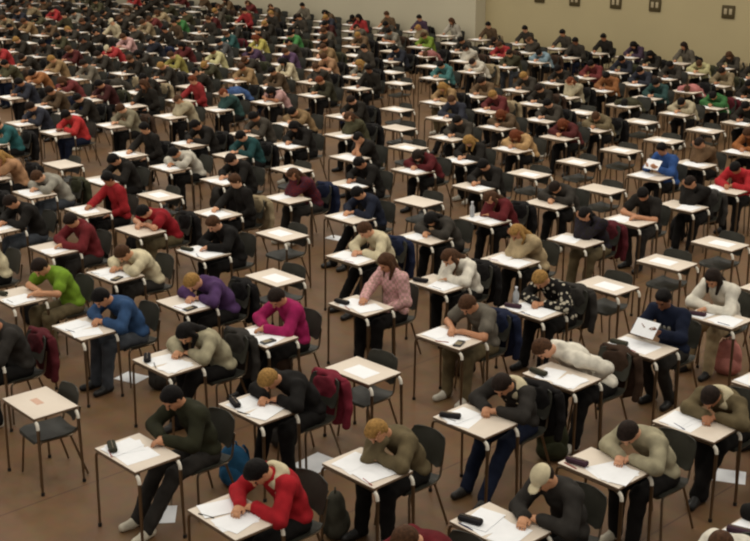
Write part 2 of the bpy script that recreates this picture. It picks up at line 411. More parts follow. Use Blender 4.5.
    S.ell(pel + np.array([0, 0, 0.035]), (0.165 * slim + d, 0.115 + d, 0.085), None, 0.05); S.ell(wai, (0.135 * slim + d, 0.100 + d, 0.15), Rm(l1), 0.05)
    S.ell(che - up2 * 0.015, (0.146 * slim + d, 0.105 + d, 0.165), Rm((l1 + l2) / 2), 0.05); S.cap(sh['R'], sh['L'], 0.052 + d, 0.052 + d, 0.05)
    S.cap(nek - up2 * 0.05, nek - up2 * 0.012, 0.062 + d, 0.054 + d, 0.03)
    if garment == 'hood': S.ell(nek - up2 * 0.02 - fr2 * 0.055, (0.11, 0.06, 0.075), Rm(l2), 0.03)
    for k in 'RL':
        if garment == 'tee':
            el = arms[k][0]; S.cap(sh[k], sh[k] + (el - sh[k]) * 0.62, 0.056 + d, 0.055 + d, 0.03)
        elif garment == 'vest': S.cap(sh[k], sh[k] + unit(arms[k][0] - sh[k]) * 0.03, 0.056 + d, 0.058 + d, 0.03)
        else: limbs_arm(S, k, d + 0.002, 0.03, 0.97)
    out['top'] = S.build('top', M['fabric'], 0.0045, seed)
    if pose == 'R':
        S = SDF(res * 0.8)
        cf = che + fr2 * 0.118 - up2 * 0.02
        for dx_, w_ in ((-0.055, 0.02), (0.0, 0.024), (0.05, 0.022)): S.ell(cf + sx * dx_, (w_, 0.026, 0.04), Rm(l2), 0.012)
        S.cap(cf + sx * -0.07 - up2 * 0.05 , cf + sx * 0.07 - up2 * 0.05, 0.02, 0.02, 0.02)
        out['print'] = S.build('chest_print', M['fabric'])
    if garment == 'vest':
        S = SDF(res * 1.15)
        for k in 'RL': limbs_arm(S, k, 0.013, 0.03, 0.97)
        S.cap(sh['R'], sh['L'], 0.06, 0.06, 0.04); S.cap(nek - up2 * 0.05, nek, 0.068, 0.064, 0.03)
        out['shirt'] = S.build('shirt', M['fabric'], 0.002, seed)
    if garment == 'pale':
        S = SDF(res * 1.1); S.ell(nek - up2 * 0.03 - fr2 * 0.06, (0.125, 0.075, 0.085), Rm(l2), 0.03); S.cap(sh['R'] * 0.45 + nek * 0.55 + fr2 * 0.03, sh['L'] * 0.45 + nek * 0.55 + fr2 * 0.03, 0.05, 0.05, 0.04)
        for sg in (-1, 1): S.cap(nek + sx * sg * 0.075 - fr2 * 0.02, nek + sx * sg * 0.06 + fr2 * 0.085 - up2 * 0.10, 0.035, 0.022, 0.03)
        S.cut(hb - nd * 0.0, (0.075, 0.085, 0.09), Rm(l2)); out['shirt'] = S.build('hood', M['fabric'], 0.003, seed)
    # ---- trousers
    S = SDF(res * 1.2)
    S.ell(pel + np.array([0, 0.0, -0.01]), (0.168, 0.118, 0.098), None, 0.05)
    for k, sg in (('R', -1), ('L', 1)):
        S.cap((sg * 0.088, 0.0, 0.535), kn[k], 0.090, 0.077, 0.04); S.cap(kn[k], an[k] - unit(kn[k] - an[k]) * 0.015, 0.077, 0.063, 0.03)
    out['trousers'] = S.build('trousers', M['fabric'], 0.004, seed + 1)
    # ---- shoes
    out['shoes'] = []
    for k in 'RL':
        S = SDF(res * 1.1); a, b = toe[k]; z = lambda p, q: np.array([p[0], p[1], q])
        S.cap(z(a, 0.042), z(b, 0.036), 0.041, 0.035, 0.02); S.cap(z(a, 0.06), z(an[k], max(0.085, an[k][2])), 0.036, 0.038, 0.02); S.cap(z(an[k], max(0.085, an[k][2]) + 0.005), z(a * 0.45 + b * 0.55, 0.05), 0.041, 0.036, 0.02); S.cap(z((a + b) / 2, 0.034), z(b, 0.034), 0.039, 0.033, 0.02)
        out['shoes'].append(S.build('shoe', M['leather']))
    # ---- hair
    S = SDF(res * 0.95)
    if hair == 'cap':
        S.ell(H(0, -0.012, 0.052), (0.082, 0.101, 0.082), HR, 0.01); S.cut(H(0, 0.06, -0.075), (0.14, 0.19, 0.10), HR)
        S.cap(H(-0.045, 0.075, 0.045), H(0.045, 0.075, 0.045), 0.01, 0.01, 0.012); S.ell(H(0, 0.115, 0.038), (0.062, 0.055, 0.009), HR, 0.01)
    else:
        S.ell(H(0, -0.020, 0.042), (0.084, 0.096, 0.094), HR, 0.02); S.ell(H(0, -0.045, 0.0), (0.080, 0.070, 0.085), HR, 0.03)
        S.ell(H(0, 0.03, 0.088), (0.062, 0.05, 0.036), HR, 0.02)
        if hair in ('long', 'longfall'):
            for sg in (-1, 1):
                a = H(sg * 0.072, -0.01, 0.01); b = H(sg * 0.082, 0.0, -0.07)
                S.cap(a, b, 0.030, 0.030, 0.02); g = np.array([sg * 0.02, -0.03 if nod > 0.6 else 0.02, -0.14]); S.cap(b, b + g, 0.030, 0.016, 0.02)
            S.cap(H(0, -0.08, -0.01), nek - up2 * 0.03 - fr2 * 0.075, 0.055, 0.045, 0.03); S.cap(nek - up2 * 0.03 - fr2 * 0.075, nek - up2 * 0.15 - fr2 * 0.10, 0.05, 0.03, 0.03)
        elif hair == 'tail':
            t = H(0, -0.115, 0.03); S.cap(H(0, -0.09, 0.03), t, 0.03, 0.022, 0.01); S.cap(t, t + np.array([0.01, 0.07, -0.10]), 0.024, 0.012, 0.01); S.cap(t + np.array([0.01, 0.07, -0.10]), t + np.array([0.02, 0.08, -0.18]), 0.016, 0.006, 0.01)
        elif hair == 'bun': S.ell(H(0, -0.115, 0.055), (0.042, 0.040, 0.042), HR, 0.01)
        S.cut(H(0, 0.105, -0.035), (0.066, 0.075, 0.090), HR)
    out['hair'] = S.build('cap' if hair == 'cap' else 'hair', M['fabric'] if hair == 'cap' else M['hair'])
    if hair == 'cap':
        S = SDF(res); S.ell(H(0, -0.030, 0.01), (0.080, 0.084, 0.075), HR, 0.02); S.cut(H(0, 0.105, -0.03), (0.08, 0.09, 0.10), HR); out['under'] = S.build('hair', M['hair'])
    if fine:
        out['eyes'] = []
        for sg in (-1, 1):
            S = SDF(0.005); S.ell(H(sg * 0.031, 0.078, 0.012), (0.014, 0.010, 0.009), HR, 0.001); out['eyes'].append(S.build('eye', M['eye']))
    return out

# ------------------------------------------------------------------ desk and chair prototypes
DW, DD, DH = 0.60, 0.43, 0.73
def desk_meshes():
    bm = bmesh.new(); box(bm, 0, 0, DH - 0.011, DW, DD, 0.022, bev=0.004); top = mesh_from_bm('tabletop', bm, [M['desk'], M['edge']])
    for p in top.polygons:
        if abs(p.normal.z) < 0.5 or p.normal.z < -0.5: p.material_index = 1
    legs = []
    for sy in (-1, 1):
        bm = bmesh.new(); y = sy * 0.193; r = 0.0118; X = 0.320; zt = DH - 0.036
        pts = bend((-0.0, y, zt), (-X, y, zt), (-X - 0.004, y + sy * 0.01, 0.012), 0.07, 6)
        pts2 = bend((0.0, y, zt), (X, y, zt), (X + 0.004, y + sy * 0.01, 0.012), 0.07, 6)
        path = list(reversed(pts)) + pts2[1:]
        tube(bm, path, [0.0155 if p[0] > 0.26 and p[2] > DH - 0.12 else r for p in path], 8)  # tube thickened where the painted glint sits
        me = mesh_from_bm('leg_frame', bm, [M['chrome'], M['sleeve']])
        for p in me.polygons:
            if p.center.x > 0.285 and p.center.z > DH - 0.105: p.material_index = 1  # highlight painted onto the +X bends only; the other end stays plain steel
        legs.append(me)
    bm = bmesh.new(); tube(bm, [(0, 0, 0.0), (0, 0, 0.03)], 0.017, 8); foot = mesh_from_bm('rubber_foot', bm, M['cap'])
    return top, legs, foot
DT, DL, DF = desk_meshes()
def chair_meshes():
    # moulded shell facing -Y, origin on the floor under the seat centre
    def shell(name, prof, thick=0.007, n=9):
        bm = bmesh.new(); rows = []
        for (y, z, w, dip) in prof:
            rows.append([(w * (2 * i / (n - 1) - 1), y, z + dip * ((2 * i / (n - 1) - 1) ** 2)) for i in range(n)])
        up = [[bm.verts.new(p) for p in r] for r in rows]
        for a, b in zip(up, up[1:]):
            for i in range(n - 1): bm.faces.new((a[i], a[i + 1], b[i + 1], b[i]))
        bmesh.ops.recalc_face_normals(bm, faces=bm.faces)
        bmesh.ops.solidify(bm, geom=list(bm.faces), thickness=thick)
        return mesh_from_bm(name, bm, M['shell'])
    seat = shell('seat', [(-0.215, 0.418, 0.15, 0.0), (-0.205, 0.440, 0.185, 0.004), (-0.15, 0.447, 0.20, 0.012), (-0.05, 0.440, 0.205, 0.018), (0.06, 0.435, 0.20, 0.02), (0.14, 0.440, 0.19, 0.02), (0.19, 0.455, 0.165, 0.02)])
    # back: curved sheet in X-Z bowed backwards
    bm = bmesh.new(); n = 9; rows = []
    for (z, y, w) in ((0.54, 0.205, 0.14), (0.56, 0.21, 0.185), (0.62, 0.222, 0.198), (0.70, 0.240, 0.20), (0.76, 0.256, 0.195), (0.80, 0.270, 0.178), (0.815, 0.276, 0.14)):
        rows.append([bm.verts.new((w * (2 * i / (n - 1) - 1), y - 0.035 * ((2 * i / (n - 1) - 1) ** 2), z)) for i in range(n)])
    for a, b in zip(rows, rows[1:]):
        for i in range(n - 1): bm.faces.new((a[i], a[i + 1], b[i + 1], b[i]))
    bmesh.ops.recalc_face_normals(bm, faces=bm.faces); bmesh.ops.solidify(bm, geom=list(bm.faces), thickness=0.008)
    back = mesh_from_bm('backrest', bm, M['shell'])
    legs = []
    for sx in (-1, 1):
        bm = bmesh.new(); x = sx * 0.165
        tube(bm, [(sx * 0.205, -0.20, 0.012)] + bend((sx * 0.203, -0.195, 0.05), (x, -0.17, 0.425), (x, 0.15, 0.42), 0.05, 4)[1:], 0.011, 8); legs.append(mesh_from_bm('leg', bm, M['chrome']))
        bm = bmesh.new()
        tube(bm, [(sx * 0.205, 0.25, 0.012), (x, 0.13, 0.41)], 0.011, 8); legs.append(mesh_from_bm('leg', bm, M['chrome']))
    back_frame = []
    for sx in (-1, 1):
        bm = bmesh.new(); tube(bm, bend((sx * 0.15, 0.10, 0.42), (sx * 0.15, 0.205, 0.43), (sx * 0.15, 0.245, 0.66), 0.05, 4), 0.010, 8); back_frame.append(mesh_from_bm('back_rail', bm, M['chrome']))
    return seat, back, legs, back_frame
CS, CB, CL, CBF = chair_meshes()
def joined(name, meshes):
    bm = bmesh.new(); mats = []
    for me in meshes:
        off = {}
        for i, m in enumerate(me.materials):
            if m not in mats: mats.append(m)
            off[i] = mats.index(m)
        n0 = len(bm.faces); bm.from_mesh(me); bm.faces.ensure_lookup_table()
        for f in bm.faces[n0:]: f.material_index = off.get(f.material_index, 0)
    return mesh_from_bm(name, bm, mats)
CHAIR_FAR = joined('chair', [CS, CB] + CBF + CL)

# ------------------------------------------------------------------ who sits where
# a = place along a line of desks (towards the back wall), b = line of desks (growing to the left in the photo)
PAL = dict(black=(26, 24, 23), charcoal=(50, 47, 44), navy=(26, 32, 50), grey=(104, 98, 88), olive=(66, 66, 46), brown=(92, 70, 50), maroon=(96, 28, 34), red=(166, 34, 42),
           magenta=(156, 36, 88), purple=(80, 56, 96), blue=(44, 78, 140), denim=(50, 76, 112), teal=(46, 104, 108), green=(114, 146, 44), emerald=(60, 140, 72), cream=(206, 194, 162),
           white=(220, 214, 200), beige=(172, 152, 118), tan=(168, 134, 92), peach=(206, 156, 116), sand=(160, 152, 126), yellow=(192, 182, 92), pink=(204, 122, 124), sky=(140, 174, 196),
           orange=(156, 94, 52), khaki=(102, 90, 66), silver=(172, 168, 156), slate=(70, 74, 80))
HAIRC = dict(k=(20, 16, 15), d=(38, 27, 21), b=(78, 52, 34), g=(112, 58, 34), y=(160, 122, 68), s=(120, 110, 98), w=(206, 196, 160))
SKIN = [(206, 152, 120), (214, 162, 128), (188, 134, 100), (170, 116, 84), (200, 146, 110), (128, 84, 60)]
# a b | colour garment | hair colour+style | pose | legs | trousers
SPEC = '''
-2 -2|maroon sweater|b short|W|k|black
-2 -1|red jumper with hood|k short|W|b|black
-2 0|dark olive jacket|k short|V|s|charcoal
-2 1|E
-2 2|dark grey top|k short|W|k|black
-1 -3|white shirt|b short|W|k|black
-1 -2|dark charcoal jacket|w cap|W|k|black
-1 -1|khaki brown sweater|y short|P|k|black
-1 0|black cardigan|y short|L|k|black
-1 1|pale sand shirt|k long|L|x|black
-1 2|blue denim jacket|k short|W|k|slate
-1 3|lime green tee|d short|V|k|khaki
-1 4|pale cream shirt|b short|W|k|black
0 -3|black top|k long|L|k|black
0 -2|pale sand sweatshirt|d short|L|k|black
0 -1|dark charcoal blazer|d short|W|s|navy
0 0|E
0 1|magenta sweater|d short|V|s|black
0 2|purple hoodie|y short|L|k|black
0 3|cream jumper|b short|L|k|charcoal
0 4|maroon hoodie|d short|V|k|charcoal
0 5|black jacket|d short|W|s|slate
0 6|dark grey top|d short|W|k|black
1 -3|dark grey top|b short|W|k|black
1 -2|khaki brown jumper|d short|L|x|black
1 -1|white hooded jumper|b short|T|k|black
1 0|grey tee|b short|W|k|khaki
1 1|pink plaid shirt|b long|U|k|black
1 2|E
1 3|black jacket|b short|V|k|black
1 4|crimson red tee|k short|L|k|khaki
1 5|red padded jacket|k short|U|k|black
1 6|silver hooded top|b short|L|s|slate
1 7|peach tee|y long|B|k|black
2 -2|dark grey top|d short|W|k|black
2 -1|navy logo jumper|k short|R|b|charcoal
2 0|black flowered blouse|y short|W|k|black
2 1|white blouse|b long|P|k|black
2 2|cream cardigan|b short|W|s|black
2 3|E
2 4|black jacket|b short|U|k|black
2 5|E
2 6|black hooded jacket|k short|W|k|black
2 7|E
2 9|teal shirt|b short|W|k|black
3 -2|E
3 -1|ivory white cardigan|d long|V|k|beige
3 0|E
3 1|beige top|y long|B|k|black
3 2|charcoal jumper|k long|L|k|black
3 3|navy top|k short|W|s|black
3 4|maroon checked shirt|b long|B|k|charcoal
3 5|black jacket|d short|W|k|black
3 6|white jumper|k short|L|k|black
3 7|black jumper|k short|U|k|black
3 9|bright red jacket|k short|W|k|navy
3 10|navy top|d short|W|k|black
4 -1|E
4 0|E
4 1|black top|k long|B|k|khaki
4 2|maroon top|b long|P|k|black
4 3|E
4 4|black jumper|k short|W|k|black
4 5|E
4 6|dark teal jacket|k short|W|k|black
4 7|black top|k short|W|k|black
4 9|khaki cream shirt|b short|W|k|black
4 10|black top|k short|W|k|black
4 11|brown top|d short|W|k|black
4 12|navy top|k short|W|k|black
5 0|E
5 1|black tee|k short|V|k|charcoal
5 2|dark grey hoodie|d short|L|k|black
5 3|black top|k short|W|k|black
5 4|maroon hooded jacket|d long|L|k|black
5 5|black tee|k short|B|k|black
5 6|black top|k long|W|k|black
5 7|dark grey top|k short|W|k|black
5 9|cream white jumper|b short|B|k|black
5 10|black cardigan|b long|U|k|black
5 11|dark maroon top|k short|W|k|black
5 13|orange brown top|k short|L|k|black
6 1|black top|d short|B|k|black
6 2|E
6 3|E
6 4|black cardigan|y long|W|k|black
6 5|E
6 6|olive top|b long|B|k|black
6 7|tan hooded jacket|k short|L|k|black
6 9|dark teal jumper|g short|B|k|black
6 10|red hooded jacket|g short|U|k|black
6 11|black top|k short|W|k|black
6 14|tan jumper|y short|W|k|black
6 16|red tee|k short|W|k|black
7 1|red sweater|k short|W|k|black
7 2|blue jacket|k short|R|k|black
7 3|E
7 4|tan top|g long|L|k|black
7 5|dark grey hoodie|k short|W|k|black
7 6|E
7 7|black top|d short|W|k|black
7 9|pale pink tee|k long|L|k|black
7 10|blue hooded top|k short|D|k|black
7 15|maroon jumper|b short|W|k|black
8 2|brown top|d short|B|k|black
8 3|E
8 4|maroon top|g long|L|k|black
8 5|brown top|g long|L|k|charcoal
8 6|navy top|b short|V|s|black
8 7|E
8 9|dark olive jumper|g short|W|k|black
8 11|mustard yellow top|b short|W|k|black
8 13|yellow hooded jacket|b short|W|k|black
8 15|scarlet hooded jacket|w cap|L|k|black
9 2|orange brown jacket|b long|W|k|black
9 3|E
9 4|olive cream parka|b short|L|k|black
9 5|dark grey top|k short|W|k|black
9 6|maroon cardigan|y short|W|k|black
9 7|tan jacket|y long|W|k|khaki
9 9|black jumper|k short|U|k|black
9 11|cream jacket|k long|W|k|black
9 13|pale yellow top|k short|W|k|black
9 16|pale pink top|b short|W|k|black
9 20|tan top|b short|W|k|black
9 21|beige top|b short|W|k|black
10 2|black top|k short|W|k|black
10 3|E
10 4|E
10 5|E
10 6|black top|d short|W|k|black
10 7|brown top|d short|W|k|black
10 9|E
10 10|pale grey hoodie|y long|W|k|black
10 11|peach brown tee|b short|W|k|black
10 12|purple yellow top|b short|W|k|black
10 13|purple jumper|k short|L|k|black
10 14|slate blue jumper|k short|W|k|black
10 16|black top|k short|U|k|black
10 18|cream hooded top|w cap|U|k|black
11 3|black jacket|k short|W|k|black
11 4|cream blouse|k short|L|k|black
11 5|olive top|k short|D|k|black
11 6|cream tunic|g long|B|k|black
11 7|dark grey top|y short|W|k|black
11 9|teal hoodie|k short|W|k|black
11 10|E
11 12|tan tee|b short|W|k|black
11 14|yellow cardigan|g long|W|k|black
11 15|teal jumper|b short|W|k|black
11 18|beige hooded jacket|b short|W|k|black
11 21|silver jumper|k short|W|k|black
11 22|red hoodie|k short|W|k|black
12 4|emerald green hoodie|k short|L|k|black
12 5|dark teal top|k short|W|k|black
12 6|orange top|k short|W|k|black
12 7|black top|k short|W|k|black
12 9|white hooded jacket|d short|L|k|black
12 10|E
12 11|navy jumper|k short|W|k|black
12 14|emerald green top|k short|W|k|black
12 18|emerald green jacket|k short|W|k|black
13 4|black top|k short|W|k|black
13 5|pink jacket|b short|D|k|black
13 6|navy jacket|k short|W|k|black
13 7|maroon top|k short|W|k|black
13 10|white hoodie|k short|B|k|black
13 11|pink tee|b short|D|k|black
13 18|maroon jacket|k short|W|k|black
14 5|beige jumper|d short|W|k|black
14 6|charcoal top|k short|W|k|black
14 7|navy jacket|k short|W|k|black
14 9|sky blue jacket|k short|L|k|black
14 10|orange red jumper|b short|W|k|black
14 12|green jumper|b short|W|k|black
14 13|silver tee|k short|W|k|black
14 15|dark maroon jumper|k short|W|k|black
14 18|red jacket|k short|U|k|black
15 5|black top|k short|W|k|black
15 6|pale yellow jacket|b short|L|k|black
15 7|black top|k long|W|k|black
15 15|red cardigan|k long|U|k|black
15 18|brown cardigan|b long|W|k|black
15 24|red white top|k short|W|k|black
16 6|dark grey jacket|b long|W|k|black
16 7|grey cardigan|d long|U|k|black
16 8|dark purple jacket|k long|W|k|black
16 9|black jumper|k short|U|k|black
16 10|charcoal jumper|k short|U|k|black
16 11|dark grey jumper|k short|U|k|black
16 12|brown jumper|k short|U|k|black
16 13|white top|b long|U|k|black
16 14|dark purple jumper|k short|U|k|black
16 15|brown tee|b short|U|k|black
16 18|grey jumper|k short|U|k|black
'''
WORDCOL = {'dark olive': 'olive', 'dark grey': 'charcoal', 'dark charcoal': 'charcoal', 'khaki brown': 'khaki', 'pale sand': 'sand', 'blue denim': 'denim', 'lime green': 'green', 'pale cream': 'cream',
           'crimson red': 'red', 'red padded': 'red', 'pale pink': 'pink', 'navy logo': 'navy', 'black flowered': 'black', 'ivory white': 'white', 'bright red': 'red', 'dark teal': 'teal',
           'khaki cream': 'sand', 'cream white': 'cream', 'dark maroon': 'maroon', 'orange brown': 'orange', 'pink plaid': 'pink', 'mustard yellow': 'tan', 'olive cream': 'khaki', 'pale yellow': 'yellow',
           'pale grey': 'silver', 'peach brown': 'peach', 'purple yellow': 'purple', 'slate blue': 'slate', 'emerald green': 'emerald', 'sky blue': 'sky', 'orange red': 'red', 'dark purple': 'purple', 'red white': 'red', 'scarlet hooded': 'red'}
def colour_of(phrase):
    w = phrase.split(); two = ' '.join(w[:2]); c = PAL[WORDCOL.get(two, w[0])]
    if w[0] == 'dark' and WORDCOL.get(two) in ('teal', 'maroon', 'purple', 'olive'): c = tuple(v * 0.68 for v in c)
    if w[0] == 'pale' and WORDCOL.get(two) in ('pink', 'yellow') or two == 'pink plaid': c = tuple(v + (235 - v) * 0.4 for v in c)
    if two == 'bright red': c = (186, 34, 40)
    if two == 'crimson red': c = (158, 26, 38)
    return c
# small measured departures from the ruled grid (metres), the desks were not set out perfectly
OFF = {(-1,-3):(5,35),(-2,-2):(4,16),(0,0):(-1,4),(1,0):(-4,3),(2,0):(-2,3),(3,0):(3,3),(4,0):(-1,3),(5,0):(-1,-4),(-1,0):(-1,5),(-2,0):(2,5),(0,1):(2,-5),(0,2):(7,-3),(0,3):(3,-3),(0,-1):(7,-4),(0,-2):(-5,4),(1,1):(2,4),(2,2):(5,-5),(3,3):(2,-7),(1,2):(1,-1),(2,3):(4,-3),(-1,1):(-3,9),(-2,1):(-1,-2),(-1,-1):(8,-5),(-2,-1):(-2,-1),(1,-1):(-4,2),(2,-1):(2,-6),(2,1):(7,-5),(3,2):(2,-4),(4,3):(4,-1),(3,1):(4,-2),(4,2):(-4,-6),(4,1):(4,0),(3,-1):(8,-1),(5,1):(-6,7),(4,12):(-4,15),(4,11):(2,5),(5,11):(-3,0),(4,9):(1,-4),(3,9):(-9,11),(3,10):(6,8),(2,7):(-5,5),(5,13):(-17,10),(4,10):(-17,-1),(2,6):(-2,-8),(1,5):(3,4),(3,6):(-7,-7),(3,5):(-16,-1),(4,6):(-11,-3),(5,6):(-11,-8),(6,9):(-3,-7),(7,9):(1,-6),(8,9):(0,-3),(8,10):(-15,-6),(9,10):(-2,-12),(6,7):(-21,-4),(7,7):(-14,0),(6,6):(-12,-3),(5,5):(-4,4),(5,10):(-20,18),(5,9):(-2,5),(6,11):(-16,-6),(9,9):(-5,6),(10,9):(6,-2),(8,7):(3,7),(7,6):(6,-6),(8,6):(-4,2),(10,7):(-2,-6),(7,5):(-5,-7),(6,5):(5,7),(6,4):(-2,-6),(5,4):(-3,11),(11,12):(-6,6),(10,11):(4,1),(10,10):(9,-13),(12,11):(10,-10),(11,10):(10,-18),(12,10):(5,-1),(11,9):(10,-13),(13,12):(11,8),(11,7):(14,-7),(10,6):(11,7),(8,5):(-10,7),(8,4):(-11,16),(12,7):(5,5),(9,4):(-15,-4),(14,10):(6,-6),(15,11):(13,0),(12,5):(-9,-7),(11,5):(10,2),(9,3):(-5,4),(8,3):(-7,3),(10,3):(-6,14),(9,2):(6,14),(12,4):(6,-14),(7,1):(-12,8),(16,7):(15,-5)}
def place(a, b):
    ox, oy = OFF.get((a, b), (0, 0))
    return -(1.4249 * b - (0.3513 if b > 8.5 else 0)) + ox / 100, 1.27277 * a + oy / 100
# where single sitters (with their chairs) are off the middle of the place, metres
SHIFT = {(-2,0):(0,.14),(0,-1):(.02,.09),(0,-2):(.13,.08),(-1,0):(.02,.06),(-1,-2):(.13,.08),(1,-2):(.03,.05),(1,-1):(.08,.02),(2,-1):(0,.08),(0,1):(-.03,-.04),(-1,1):(0,.10),(-1,2):(.03,.08),(-1,3):(.12,.08),(3,-1):(-.20,-.02)}
CELLS = {}
for ln in SPEC.strip().split('\n'):
    f = ln.split('|'); a, b = map(int, f[0].split()); CELLS[a, b] = None if f[1] == 'E' else f[1:]
DULL = ['black top'] * 9 + ['dark grey top'] * 5 + ['navy top'] * 2 + ['brown top'] * 3 + ['olive top'] * 3 + ['charcoal top'] * 2 + ['grey top'] * 2 + ['beige top'] * 2 + ['maroon top']
for a in range(-2, 17):
    for b in range(-4, 30):
        if (a, b) in CELLS or b == 8: continue
        x, y = place(a, b); px, py, z = pix((x, y, DH)); qx, qy, _ = pix((x, y + 0.45, 1.1))
        if z < 1 or not (-6 < px < 756 and -2 < py < 541 or 0 < qx < 750 and 2 < qy < 541): continue
        r = random.Random(a * 101 + b * 13 + 5)
        if r.random() < (0.1 if b > 8 else 0.25): CELLS[a, b] = None; continue
        CELLS[a, b] = [r.choice(DULL), r.choice('kkkkddbby') + ' ' + r.choice(['short', 'short', 'short', 'long', 'tail', 'bun']), r.choice('WWVVLLPQBUD'), r.choice('kkks'), r.choice(['black', 'black', 'charcoal', 'navy', 'slate'])]
CELLS = {k: v for k, v in CELLS.items() if pix((*place(*k), 0.9))[2] > 1}

# ------------------------------------------------------------------ wording: how each place is told from every other
HW = dict(k='black', d='dark', b='brown', g='ginger', y='blond', s='grey', w='')
look = {}
for k, v in CELLS.items():
    if v is None: continue
    look.setdefault(v[0], []).append(k)
def article(t): return t
MARK = {}      # cells whose top alone singles them out: they serve as landmarks
for t, ks in look.items():
    if len(ks) == 1 and t not in DULL: MARK[ks[0]] = t
NUM = {1: 'one', 2: 'two', 3: 'three', 4: 'four', 5: 'five', 6: 'six', 7: 'seven'}
REL = {}
for k in CELLS:
    if k in MARK: REL[k] = ('', MARK[k]); continue
    best = None
    for m, t in MARK.items():
        if len(t.split()) > 3 or m == (16, 8): continue
        da, db = k[0] - m[0], (k[1] - (k[1] > 8)) - (m[1] - (m[1] > 8))
        if not (-16 < pix((*place(*m), 1.0))[0] < 770): continue
        c = abs(da) + abs(db) * 1.05 + (0.3 if da and db else 0) + 0.12 * (len(t.split()) - 2)
        if best is None or c < best[0]: best = (c, da, db, t)
    _, da, db, t = best; w = []
    if da: w.append('%s desk%s %s' % (NUM[abs(da)], 's' if abs(da) > 1 else '', 'behind' if da > 0 else 'ahead'))
    if db: w.append('%s line%s %s of' % (NUM[abs(db)], 's' if abs(db) > 1 else '', 'left' if db > 0 else 'right'))
    REL[k] = ((w[0] + (' of' if w[0].endswith('ahead') else '') + ' the ') if len(w) == 1 else ', '.join(w) + ' ', t)
POSEW = {'W': 'writing', 'V': 'writing', 'L': 'bent low over the desk', 'P': 'propping head on hand', 'Q': 'propping head on hand', 'B': 'holding head in both hands', 'U': 'sitting upright', 'R': 'reading a sheet', 'D': 'slumped over the desk', 'T': 'leaning over sideways', 'S': 'leaning back'}
def who(k):
    v = CELLS[k]; hc, hs = v[1].split()
    r, t = REL[k]
    hw = 'pale cap' if hs == 'cap' else (HW[hc] + (' long hair' if hs == 'long' else ' hair'))
    if not r: return 'person in %s with %s, %s' % (v[0], hw, POSEW[v[2]])
    return '%s-haired person in %s, %s%s' % (HW[hc], v[0], r, t)
def what(kind, k):
    r, t = REL[k]
    if not r: return '%s of the person in the %s' % (kind, t)
    return '%s, %s%s%s' % (kind, r, t, ' wearer' if not ',' in r else '')

# ------------------------------------------------------------------ build it
HAIRSTYLE = {'short': 'short', 'long': 'long', 'tail': 'tail', 'bun': 'bun', 'cap': 'cap'}
CACHE = {}
def garment_kind(t):
    w = t.split()
    if 'tee' in w: return 'tee'
    if 'vest' in w: return 'vest'
    if t in ('red jumper with hood', 'dark charcoal blazer', 'khaki brown jumper'): return 'pale'
    if w[-1] in ('hoodie', 'parka') or 'hooded' in w: return 'hood'
    return 'long'
def get_figure(a, b, v, near, mid):
    hs = v[1].split()[1]; g = garment_kind(v[0])
    if near: key = ('n', a, b); args = dict(seed=a * 17 + b * 5 + 40, res=0.0095, fine=True)
    else:
        sd = (a * 3 + b) % 2
        pose = v[2]; key = ('m', pose, hs, g, v[3], sd) if mid else ('f', pose, 'long' if hs == 'long' else hs if hs == 'cap' else 'short', g)
        if not mid: hs = key[2]
        args = dict(seed=sd * 9 + 1, res=0.014 if mid else 0.021, fine=False)
    if key not in CACHE: CACHE[key] = figure(v[2], hs, g, v[3], **args)
    return CACHE[key]
def c4(c): return lin(c)
n_near = 0
paper_me = {}
def paper_mesh(w, h, t, name='sheet'):
    k = (w, h, t)
    if k not in paper_me:
        bm = bmesh.new(); box(bm, 0, 0, t / 2, w, h, t, bev=0.0008); paper_me[k] = mesh_from_bm(name, bm, M['paper'], False)
    return paper_me[k]
def pen_mesh():
    bm = bmesh.new(); tube(bm, [(-0.07, 0, 0.005), (0.06, 0, 0.005), (0.072, 0, 0.005)], [0.0045, 0.0045, 0.0015], 7); return mesh_from_bm('barrel', bm, M['plastic'])
PEN = pen_mesh()
def case_mesh():
    bm = bmesh.new(); box(bm, 0, 0, 0.022, 0.19, 0.07, 0.044, bev=0.018); return mesh_from_bm('pouch', bm, M['fabric'])
CASE = case_mesh()
bm = bmesh.new(); tube(bm, [(-0.08, 0, 0.045), (0.08, 0, 0.045)], 0.003, 6); ZIP = mesh_from_bm('zip', bm, M['chrome'])
def bottle_meshes():
    bm = bmesh.new(); tube(bm, [(0, 0, 0), (0, 0, 0.008), (0, 0, 0.14), (0, 0, 0.175), (0, 0, 0.195)], [0.03, 0.034, 0.034, 0.016, 0.013], 14); b = mesh_from_bm('flask', bm, M['bottle'])
    bm = bmesh.new(); tube(bm, [(0, 0, 0.195), (0, 0, 0.215)], 0.016, 12); return b, mesh_from_bm('cap', bm, M['plastic'])
BOT, BCAP = bottle_meshes()
bm = bmesh.new(); box(bm, 0, 0, 0.008, 0.08, 0.155, 0.016, bev=0.004); CALC = mesh_from_bm('case', bm, M['plastic'])
bm = bmesh.new(); box(bm, 0, 0.05, 0.0168, 0.062, 0.03, 0.002); CALCS = mesh_from_bm('display', bm, M['shell'])
bm = bmesh.new()
for i in range(4):
    for q in range(4): box(bm, -0.0255 + 0.017 * i, 0.015 - 0.022 * q, 0.0175, 0.012, 0.014, 0.003)
CALCK = mesh_from_bm('keys', bm, M['sign_light'])
